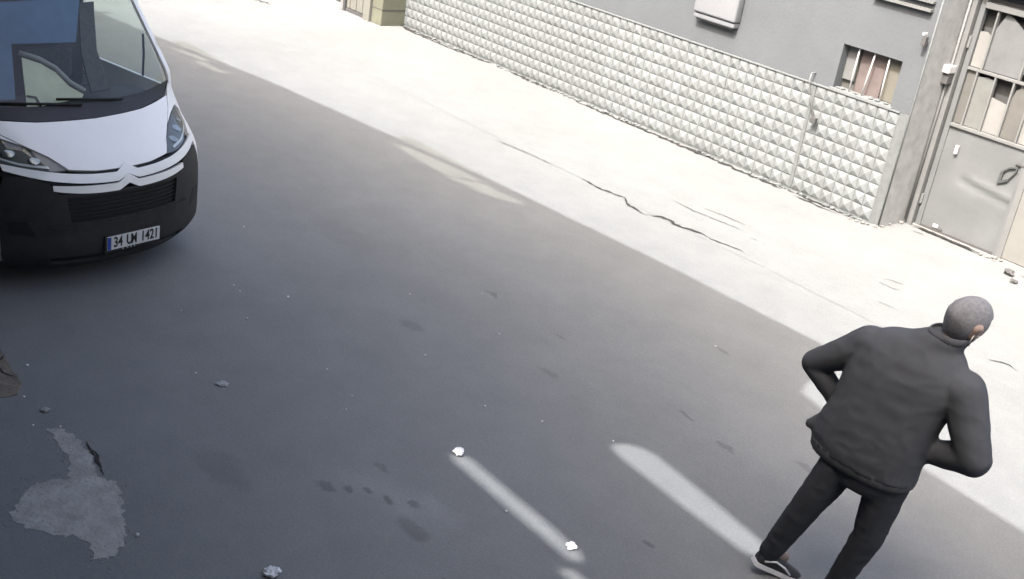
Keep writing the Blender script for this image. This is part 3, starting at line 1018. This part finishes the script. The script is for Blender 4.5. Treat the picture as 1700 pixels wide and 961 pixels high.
# cab interior
M_DASH = mat('dark_dashboard', (.05, .052, .05), .7, .1, 6)
M_SEAT = mat('grey_seat_fabric', (.075, .078, .075), .9, .15, 20)
M_BLUE = mat('blue_cab_panels', (.10, .165, .28), .8, .08, 3)
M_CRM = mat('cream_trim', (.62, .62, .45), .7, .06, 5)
bm = bmesh.new()
add_box(bm, -1.30, -.86, -.93, .93, .9, 1.30, .05)
bm_obj('dashboard', bm, M_DASH, van)
box('cab_floor', -2.2, -.6, -.95, .95, .40, .46, M_DASH, van)
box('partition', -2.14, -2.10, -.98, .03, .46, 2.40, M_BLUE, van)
box('partition', -2.14, -2.10, .035, .98, .46, 2.40, M_DASH, van)
for b, wd in ((.50, .25), (-.48, .42)):
    bm = bmesh.new()
    add_box(bm, -1.95, -1.50, b - wd, b + wd, .80, .96, .04)
    add_box(bm, -2.05, -1.90, b - wd, b + wd, .90, 1.50, .05)
    bm_obj('seat', bm, M_SEAT, van)
bm = bmesh.new(); add_box(bm, -2.03, -1.93, .36, .64, 1.52, 1.72, .04); bm_obj('headrest', bm, M_SEAT, van)
bm = bmesh.new()
cpt = Vector((-1.42, .48, 1.28)); ax = Vector((-.8, 0, .6)).normalized(); u1 = Vector((0, 1, 0)); u2 = ax.cross(u1)
add_tube(bm, [cpt + .19 * (math.cos(t) * u1 + math.sin(t) * u2) for t in [2 * math.pi * k / 24 for k in range(25)]], .014, 6)
add_tube(bm, [cpt + .19 * u1, cpt - .19 * u1], .012, 6)
add_tube(bm, [cpt, cpt - ax * .3], .03, 6)
bm_obj('steering_wheel', bm, M_DASH, van, True)
# blue and cream stand-in panels added behind the glass for the windscreen's colours
lifted('blue_stand_in', [(-.98, 1.47), (-.55, 1.47), (-.39, 1.84), (.19, 1.82), (.42, 2.13), (-.91, 2.1)], skin, -.05, .006, M_BLUE, van, .12)
lifted('cream_stand_in', [(-.33, 1.76), (-.19, 1.71), (-.09, 1.645), (-.02, 1.54), (.08, 1.475), (.05, 1.45), (-.2, 1.435), (-.47, 1.41), (-.40, 1.59)], skin, -.09, .01, M_CRM, van, .08)
tube('cream_stand_in_edge', [skin(b_, c_, -.085) for b_, c_ in ((-.34, 1.79), (-.19, 1.74), (-.08, 1.67), (-.005, 1.565), (.10, 1.495))], .022, mat('grey_trim', (.3, .3, .28), .6, .05, 6), van, 6)
lifted('curtain', [(.47, 2.13), (.64, 2.13), (.44, 1.78), (.40, 1.5), (.20, 1.5), (.27, 1.78)], skin, -.14, .02, M_SEAT, van, .1)
tube('cream_stand_in_clip', [skin(b_, c_, -.08) for b_, c_ in ((-.43, 1.50), (-.36, 1.485), (-.35, 1.42))], .008, M_DASH, van, 6)

# ------------------------------------------------------------------ person
def seg(bm, a, b, ra, rb, seg_=14, fl=1.0, flat_dir=None, caps=True):
    """tapered limb with rounded ends; optional flattening along flat_dir"""
    a, b = Vector(a), Vector(b)
    d = (b - a)
    ln = d.length
    d.normalize()
    u_ = d.orthogonal().normalized() if flat_dir is None else (Vector(flat_dir) - Vector(flat_dir).dot(d) * d).normalized()
    w_ = d.cross(u_)
    rows = []
    st = []
    for k in range(5): t = math.pi / 2 * k / 5; st.append((-ra * math.cos(t), ra * math.sin(t)))
    st[0] = (-ra, ra * .05)
    for k in range(7): st.append((ln * k / 6, ra + (rb - ra) * k / 6))
    for k in range(1, 6): t = math.pi / 2 * k / 5; st.append((ln + rb * math.sin(t), max(rb * math.cos(t), rb * .05)))
    for s_, r in st:
        rows.append([bm.verts.new(a + d * s_ + r * (fl * math.cos(t) * u_ + math.sin(t) * w_)) for t in [2 * math.pi * q / seg_ for q in range(seg_)]])
    for q, w in zip(rows, rows[1:]):
        for k in range(seg_): bm.faces.new((q[k], q[(k + 1) % seg_], w[(k + 1) % seg_], w[k]))
    bm.faces.new(rows[0][::-1]); bm.faces.new(rows[-1])


def loft(bm, rows, n=28, p=2.4):
    """stack of superellipse rings: (centre, rx, ry)"""
    rg = []
    for c, rx, ry in rows:
        ring = []
        for k in range(n):
            t = 2 * math.pi * k / n
            ct, s_ = math.cos(t), math.sin(t)
            ring.append(bm.verts.new((c[0] + rx * math.copysign(abs(ct) ** (2 / p), ct), c[1] + ry * math.copysign(abs(s_) ** (2 / p), s_), c[2])))
        rg.append(ring)
    for q, w in zip(rg, rg[1:]):
        for k in range(n): bm.faces.new((q[k], q[(k + 1) % n], w[(k + 1) % n], w[k]))
    bm.faces.new(rg[0][::-1]); bm.faces.new(rg[-1])


def fused(name, bm, m, parent, voxel=.012, it=4, wr=0.0, wsc=8.0, seed=0, loc0=Vector((0, 0, 0))):
    """one continuous surface from overlapping forms: voxel remesh, smooth, fabric folds"""
    bmesh.ops.recalc_face_normals(bm, faces=bm.faces[:])
    me = bpy.data.meshes.new(name); bm.to_mesh(me); bm.free()
    t = bpy.data.objects.new(name + '_tmp', me); COL.objects.link(t)
    r = t.modifiers.new('r', 'REMESH'); r.mode = 'VOXEL'; r.voxel_size = voxel
    s_ = t.modifiers.new('s', 'SMOOTH'); s_.iterations = it; s_.factor = .5
    bpy.context.view_layer.update()
    out = bpy.data.meshes.new_from_object(t.evaluated_get(bpy.context.evaluated_depsgraph_get()))
    bpy.data.objects.remove(t)
    if wr:
        out.update()
        nrm = [v_.normal.copy() for v_ in out.vertices]
        for v_, nn in zip(out.vertices, nrm):
            c = v_.co
            q = Vector((c.x * wsc, c.y * wsc, c.z * wsc * 1.8 + seed))
            d = noise.noise(q) + .5 * noise.noise(q * 2.1)
            v_.co += nn * (wr * (1 - abs(d) * 2))
    for v_ in out.vertices: v_.co -= loc0
    out.materials.clear(); out.materials.append(m)
    out.polygons.foreach_set('use_smooth', [True] * len(out.polygons))
    o = bpy.data.objects.new(name, out); COL.objects.link(o)
    if parent: o.parent = parent
    else: o.location = loc0
    return o


BASE = Vector((-2.5, 4.85, 0))
M_SKIN = mat('skin', (.25, .19, .165), .6, .05, 12)
M_JACK = mat('charcoal_jacket', (.070, .076, .085), 1.0, .05, 12, .1, 200, spec=.03)
M_TROU = mat('dark_trousers', (.043, .047, .054), 1.0, .06, 12, .1, 200, spec=.03)
M_HAIR = mat('cropped_grey_hair', (.185, .19, .205), .95, .14, 60, .3, 200, spec=.1)
M_SHOE = mat('black_shoe', (.03, .032, .036), .6, .1, 12)
M_SOLE = mat('white_sole', (.6, .61, .63), .6, .04, 12)

HEAD = Vector((-2.275, 5.06, 1.665))
NECK = Vector((-2.315, 5.01, 1.50))
HIP = Vector((-2.43, 4.90, .90))
SL, SR = Vector((-2.65, 4.975, 1.365)), Vector((-2.14, 4.99, 1.365))
EL, ER = Vector((-2.905, 4.93, 1.16)), Vector((-1.985, 4.97, 1.09))
WL, WR_ = Vector((-2.66, 5.0, .955)), Vector((-2.29, 5.0, .975))
HL_, HR_ = Vector((-2.53, 4.87, .88)), Vector((-2.31, 4.90, .86))
KL, KR = Vector((-2.635, 4.80, .50)), Vector((-2.325, 4.90, .47))
AL, AR = Vector((-2.755, 4.775, .135)), Vector((-2.415, 4.90, .10))

# body: head with nose and ears, neck, trunk, arms with hands in the pockets, legs
bm = bmesh.new()
loft(bm, [(HIP + Vector((0, 0, -.06)), .13, .09), (HIP + Vector((0, 0, .08)), .15, .10), (Vector((-2.40, 4.94, 1.12)), .14, .095), (Vector((-2.375, 4.97, 1.33)), .17, .10), (Vector((-2.36, 4.99, 1.43)), .13, .08)])
seg(bm, (-2.36, 4.985, 1.42), NECK + Vector((.02, .03, .04)), .065, .06)
tilt = Matrix.Rotation(R(-16), 3, 'X') @ Matrix.Rotation(R(22), 3, 'Y') @ Matrix.Rotation(R(-18), 3, 'Z')
skull = []
bm2 = bmesh.new()
bmesh.ops.create_icosphere(bm2, subdivisions=3, radius=1)
for q in bm2.verts:
    x_, y_, z_ = q.co
    sx, sy, sz = .091, .112, .126
    if z_ < 0: sx *= 1 - .22 * (-z_) ** 1.3; sy *= 1 - .12 * (-z_)
    p_ = Vector((x_ * sx, y_ * sy + .008, z_ * sz))
    if y_ < 0 and z_ < 0: p_.y += .035 * z_ * y_      # nape drawn in
    q.co = HEAD + tilt @ p_
ico = {}
for q in bm2.verts: ico[q.index] = bm.verts.new(q.co)
bm2.verts.index_update()
for f in bm2.faces: bm.faces.new([ico[q.index] for q in f.verts])
bm2.free()
seg(bm, HEAD + tilt @ Vector((0, .105, .0)), HEAD + tilt @ Vector((0, .125, -.03)), .011, .016, 10)      # nose
seg(bm, HEAD + tilt @ Vector((0, .085, -.085)), HEAD + tilt @ Vector((0, .07, -.10)), .028, .03, 10)      # chin
for s in (-1, 1):                                                                                       # ears
    seg(bm, HEAD + tilt @ Vector((s * .098, -.004, .02)), HEAD + tilt @ Vector((s * .092, .005, -.03)), .026, .016, 10, .55, tilt @ Vector((1, 0, 0)))
for sh_, el_, wr_, hp_, kn_, an_ in ((SL, EL, WL, HL_, KL, AL), (SR, ER, WR_, HR_, KR, AR)):
    seg(bm, sh_, el_, .05, .042); seg(bm, el_, wr_, .042, .03)
    inw = Vector((1 if sh_.x < -2.4 else -1, 0, 0))
    hand = wr_ + inw * .05 + Vector((0, .0, -.05))
    seg(bm, wr_, hand, .03, .036, 12, .6, (0, 1, 0))
    for k in range(4):
        st = hand + Vector((0, .0, .022 - .016 * k))
        kn2 = st + inw * (.045 - .004 * abs(k - 1)) + Vector((0, -.006, -.02)); seg(bm, st, kn2, .0095, .009, 8)
        seg(bm, kn2, kn2 + inw * .03 + Vector((0, -.02, -.02)), .009, .008, 8)
    seg(bm, wr_ + Vector((0, -.02, -.01)), wr_ + inw * .045 + Vector((0, -.035, -.01)), .011, .009, 8)
    seg(bm, hp_, kn_, .075, .052); seg(bm, kn_, an_, .05, .036); seg(bm, an_, an_ + Vector((.03, .10, -.05)), .036, .03)
person = fused('person', bm, M_SKIN, None, .009, 3, loc0=BASE)
tag(person, 'person in a charcoal jacket and dark trousers, seen from behind, walking across the street', 'person')


def pchild(name, bm, m, **k):
    return fused(name, bm, m, person, loc0=BASE, **k)


# jacket: boxy trunk with a flared hem, collar, and bent sleeves into the pockets
bm = bmesh.new()
loft(bm, [(Vector((-2.475, 4.90, .835)), .285, .165), (Vector((-2.475, 4.90, .90)), .285, .165), (Vector((-2.465, 4.915, 1.0)), .282, .168), (Vector((-2.45, 4.93, 1.10)), .272, .165), (Vector((-2.44, 4.95, 1.22)), .278, .16),
          (Vector((-2.42, 4.97, 1.34)), .29, .155), (Vector((-2.415, 4.985, 1.42)), .272, .14), (Vector((-2.40, 5.0, 1.48)), .215, .115), (Vector((-2.36, 5.01, 1.52)), .135, .10), (Vector((-2.31, 5.03, 1.575)), .094, .092)])
seg(bm, (-2.68, 4.86, .94), (-2.765, 4.83, .90), .075, .03, 12, .5, (0, 1, 0))       # hem kicked out on the left
for sh_, el_, wr_ in ((SL, EL, WL), (SR, ER, WR_)):
    seg(bm, sh_, el_, .105, .060 if sh_ is SL else .082); seg(bm, el_, wr_, .060 if sh_ is SL else .080, .055)
pchild('jacket', bm, M_JACK, voxel=.011, it=6, wr=.0035, wsc=5.5, seed=3)
# ribbed hem band and collar edge
def band(name, rows, m_):
    bm = bmesh.new()
    n_, rg2 = 64, []
    for c, rx, ry in rows:
        ring = []
        for k in range(n_):
            t = 2 * math.pi * k / n_
            w_ = 1 + (.010 if k % 2 else 0)
            ct, s_ = math.cos(t), math.sin(t)
            ring.append(bm.verts.new((c[0] + w_ * rx * math.copysign(abs(ct) ** (2 / 2.4), ct) - BASE.x, c[1] + w_ * ry * math.copysign(abs(s_) ** (2 / 2.4), s_) - BASE.y, c[2])))
        rg2.append(ring)
    for q, w in zip(rg2, rg2[1:] + rg2[:1]):
        for k in range(n_): bm.faces.new((q[k], q[(k + 1) % n_], w[(k + 1) % n_], w[k]))
    bm_obj(name, bm, m_, person, True)


M_RIB = mat('dark_rib_knit', (.060, .064, .072), .95, .1, 40)
band('hem_band', [(Vector((-2.475, 4.90, .800)), .268, .155), (Vector((-2.475, 4.90, .815)), .279, .160), (Vector((-2.475, 4.90, .862)), .284, .164), (Vector((-2.475, 4.90, .868)), .270, .155)], M_RIB)
band('collar_edge', [(Vector((-2.312, 5.028, 1.555)), .088, .086), (Vector((-2.312, 5.028, 1.56)), .097, .095), (Vector((-2.308, 5.032, 1.592)), .094, .092), (Vector((-2.308, 5.032, 1.594)), .084, .082)], M_RIB)
# trousers
bm = bmesh.new()
loft(bm, [(Vector((-2.42, 4.885, .72)), .15, .12), (Vector((-2.42, 4.89, .80)), .185, .135), (Vector((-2.43, 4.90, .95)), .18, .13)])
for hp_, kn_, an_ in ((HL_, KL, AL), (HR_, KR, AR)):
    d_ = (kn_ - hp_) * .35
    seg(bm, hp_ + Vector((0, 0, -.03)), kn_, .108, .078)
    seg(bm, kn_, an_ + Vector((0, 0, .0)), .078, .058)
pchild('trousers', bm, M_TROU, voxel=.011, it=6, wr=.004, wsc=6, seed=9)
# close-cropped hair, a thin cap over crown, back and sides
bm2 = bmesh.new()
bmesh.ops.create_icosphere(bm2, subdivisions=4, radius=1)
for q in bm2.verts:
    x_, y_, z_ = q.co
    sx, sy, sz = .0945, .1155, .1295
    if z_ < 0: sx *= 1 - .22 * (-z_) ** 1.3; sy *= 1 - .12 * (-z_)
    p_ = Vector((x_ * sx, y_ * sy + .008, z_ * sz))
    if y_ < 0 and z_ < 0: p_.y += .035 * z_ * y_
    q.co = HEAD + tilt @ p_ - BASE
    q.select = not (y_ > .45 + .5 * max(0, .9 - z_) * 0 and z_ < .55) and not (z_ < -.8) and not (y_ > .1 and z_ < .1)
bmesh.ops.delete(bm2, geom=[q for q in bm2.verts if not q.select], context='VERTS')
hair = bm_obj('hair', bm2, M_HAIR, person, True)

# face mask with ear loops
bm = bmesh.new()
rows = []
for i in range(7):
    zz = -.015 - .085 * i / 6
    row = []
    for k in range(13):
        t = -1 + 2 * k / 12
        yy = .128 - .075 * t * t - .02 * (i / 6 - .4) ** 2 * 4
        row.append(bm.verts.new(HEAD + tilt @ Vector((t * .078, yy, zz * (1 - .15 * t * t))) - BASE))
    rows.append(row)
for q, w in zip(rows, rows[1:]):
    for k in range(12): bm.faces.new((q[k], q[k + 1], w[k + 1], w[k]))
msk = bm_obj('face_mask', bm, mat('white_mask', (.6, .6, .6), .8, .05, 20), person, True, None, False)
for s in (-1, 1):
    pts = [HEAD + tilt @ Vector(p) - BASE for p in ((s * .076, .06, -.02), (s * .098, .03, -.005), (s * .103, -.008, -.01), (s * .100, .01, -.05), (s * .086, .045, -.075))]
    tube('ear_loop', pts, .0028, mat('mask_loop', (.5, .5, .5), .8, .05, 20), msk, 5)


# shoes
def shoe(an, toe_dir, lift):
    fwd = Vector((toe_dir[0], toe_dir[1], 0)).normalized()
    rgt = Vector((fwd.y, -fwd.x, 0))
    pit = Matrix.Rotation(-lift, 3, rgt) if lift else Matrix.Identity(3)
    ball = Vector((an.x, an.y, 0)) + fwd * .09
    def P(f, r, z):
        v_ = fwd * f + rgt * r + Vector((0, 0, z))
        return ball + pit @ v_ - BASE
    prof = [(-.175, .026, .085), (-.165, .036, .10), (-.13, .041, .10), (-.08, .041, .095), (-.03, .044, .078), (.03, .050, .062), (.08, .046, .05), (.105, .032, .042), (.118, .012, .03)]
    out = []
    for nm, z0f, zs, m_, k in (('shoe', .022, 1.0, M_SHOE, 1.0), ('sole', 0.0, 0, M_SOLE, 1.08)):
        bm = bmesh.new()
        rg = []
        for f, w, hgt in prof:
            if nm == 'shoe':
                ring = [(-w, .024), (-w * .98, hgt * .55), (-w * .6, hgt * .95), (0, hgt), (w * .6, hgt * .95), (w * .98, hgt * .55), (w, .024), (0, .020)]
            else:
                ring = [(-w * k, .0), (-w * k, .026), (0, .026), (w * k, .026), (w * k, .0), (0, 0)]
            rg.append([bm.verts.new(P(f * (1 if nm == 'shoe' else 1.04), r, z)) for r, z in ring])
        nn = len(rg[0])
        for q, w_ in zip(rg, rg[1:]):
            for i in range(nn): bm.faces.new((q[i], q[(i + 1) % nn], w_[(i + 1) % nn], w_[i]))
        bm.faces.new(rg[0][::-1]); bm.faces.new(rg[-1])
        o = bm_obj(nm, bm, m_, person if nm == 'shoe' else out[0], nm == 'shoe')
        out.append(o)
    # pale collar line and side stripe
    tube('stripe', [P(-.15, .043, .05), P(-.09, .047, .075), P(-.03, .048, .06), P(.02, .050, .035)], .006, M_SOLE, out[0], 6)
    tube('stripe', [P(-.15, -.043, .05), P(-.09, -.047, .075), P(-.03, -.048, .06), P(.02, -.050, .035)], .006, M_SOLE, out[0], 6)
    tube('collar', [P(-.168, -.02, .098), P(-.178, 0, .10), P(-.168, .02, .098)], .005, M_SOLE, out[0], 6)


shoe(AL, (.55, .83), R(20))
shoe(AR, (.15, 1), 0)

# ------------------------------------------------------------------ small litter
M_PEB = mat('pale_pebble', (.62, .62, .60), .8, .08, 30)
pm = [chunk_mesh('pebble', 100 + i, M_PEB) for i in range(5)]
PEB = [(-8.0, 4.496), (-7.007, 3.885), (-6.899, 3.876), (-6.478, 3.709), (-6.685, 4.148), (-6.759, 3.361), (-5.917, 3.057), (-5.631, 3.83), (-5.271, 3.791), (-6.404, 5.028), (-5.541, 4.55), (-5.595, 5.25), (-4.81, 4.49), (-4.118, 4.967), (-4.538, 2.077), (-5.725, 1.997), (-5.653, 2.12), (-6.4, 2.202), (-6.042, 2.059), (-6.208, 5.574), (-4.779, 6.704), (-5.148, 3.669), (-4.502, 4.71), (-3.841, 3.867)]
for i, (px, py) in enumerate(PEB):
    o = bpy.data.objects.new('pebble', pm[i % 5]); COL.objects.link(o)
    r = rnd.uniform(.006, .012) * (1.25 if i in (14, 15, 13, 4) else 1)
    o.location = (px, py, .0005); o.scale = (r, r * .8, r); o.rotation_euler = (0, 0, rnd.uniform(0, 6))
    tag(o, 'tiny pale pebble lying on the shaded asphalt', 'pebble', 'pale pebbles scattered over the road')


bm = bmesh.new()
rg_ = random.Random(5)
for k in range(420):
    if k < 260:
        px, py = rg_.choice(poly); px += rg_.gauss(0, .05); py += rg_.gauss(0, .035)
    else:
        px, py = rg_.uniform(-8.5, -2.2), rg_.uniform(2.0, 7.0)
    r = rg_.uniform(.0015, .0042)
    res = bmesh.ops.create_icosphere(bm, subdivisions=1, radius=r)
    for q in res['verts']: q.co = q.co * rg_.uniform(.7, 1.2) + Vector((px, py, .003))
grit = bm_obj('road_grit', bm, mat('grit', (.30, .30, .28), .9, .2, 40), None)
tag(grit, kind='stuff')


def crumple(name, loc, r, m, seed, label, cat, flat=.55):
    bm = bmesh.new()
    bmesh.ops.create_icosphere(bm, subdivisions=3, radius=1)
    for q in bm.verts:
        d = noise.noise(q.co * 1.7 + Vector((seed, 0, 0))) * .5 + noise.noise(q.co * 4 + Vector((0, seed, 0))) * .3
        q.co *= 1 + d
        q.co.z *= flat
    zm = min(q.co.z for q in bm.verts)
    for q in bm.verts: q.co = Vector((q.co.x, q.co.y, q.co.z - zm)) * r
    o = bm_obj(name, bm, m, None)
    o.location = loc
    return tag(o, label, cat)


M_PAPER = mat('crumpled_paper', (.82, .82, .8), .8, .05, 30)
crumple('paper_scrap', (-4.43, 3.985, 0), .032, M_PAPER, 2, 'crumpled white scrap at the upper end of the narrow light streak', 'litter')
crumple('paper_scrap', (-3.42, 3.97, 0), .026, M_PAPER, 5, 'crumpled white scrap at the lower end of the narrow light streak', 'litter')
M_FOIL = mat('grey_wrapper', (.55, .57, .57), .3, .4, 35, spec=.8)
crumple('wrapper', (-3.97, 2.50, 0), .038, M_FOIL, 8, 'crumpled shiny grey wrapper at the bottom edge of the picture', 'litter', .35)
o = crumple('wrapper', (-5.73, 3.14, 0), .035, mat('dull_film', (.26, .27, .27), .6, .1, 30), 12, 'flat dull plastic flake on the asphalt in front of the van', 'litter', .15)
o = crumple('paper_shard', (-5.853, 2.11, 0), .022, M_PATCH, 15, 'small grey shard above the tip of the pale road patch', 'litter', .4)
M_RUB = mat('pale_rubble', (.17, .165, .155), .85, .1, 20)
rm = [chunk_mesh('rubble_lump', 200 + i, M_RUB) for i in range(4)]


def rubble(name, spots, label):
    e = empty(name, (spots[0][0], spots[0][1], .004))
    tag(e, label, 'rubble')
    for i, (px, py, r) in enumerate(spots):
        o = bpy.data.objects.new('lump', rm[i % 4]); COL.objects.link(o); o.parent = e
        o.location = (px - spots[0][0], py - spots[0][1], 0); o.scale = (r, r * .8, r * .8); o.rotation_euler = (0, 0, i * 1.7)


rubble('rubble_heap', [(-5.0, 11.15, .04), (-5.07, 11.13, .03), (-4.95, 11.19, .035), (-5.03, 11.2, .03), (-4.92, 11.13, .025), (-5.12, 11.17, .02), (-4.88, 11.2, .03)], 'small heap of pale rubble at the foot of the grey gate')
rubble('rubble_heap', [(-6.02, 10.66, .035), (-6.09, 10.63, .025), (-6.13, 10.60, .03), (-6.2, 10.585, .03), (-6.28, 10.57, .028), (-5.99, 10.75, .03), (-6.0, 10.9, .025), (-5.99, 11.1, .04)], 'pale rubble at the wall corner between the studs and the gate')
crumple('black_litter', (-4.64, 10.90, .004), .05, M_SHADEGREY, 21, 'dark crumpled litter on the pavement right of the gate', 'litter', .5)
crumple('black_litter', (-4.50, 10.74, .004), .035, M_SHADEGREY, 25, 'smaller dark litter scrap nearest the right edge of the pavement', 'litter', .5)
jag_strip('crack', [(-4.58, 11.02), (-4.50, 11.0)], .03, .008, M_CRACK, pavement, 90)
jag_strip('crack', [(-5.80, 11.02), (-5.66, 11.02)], .03, .008, M_CRACK, pavement, 91)
jag_strip('crack', [(-5.9, 11.16), (-5.4, 11.15), (-5.08, 11.14)], .05, .021, M_CRACK, pavement, 92, .05, .25)
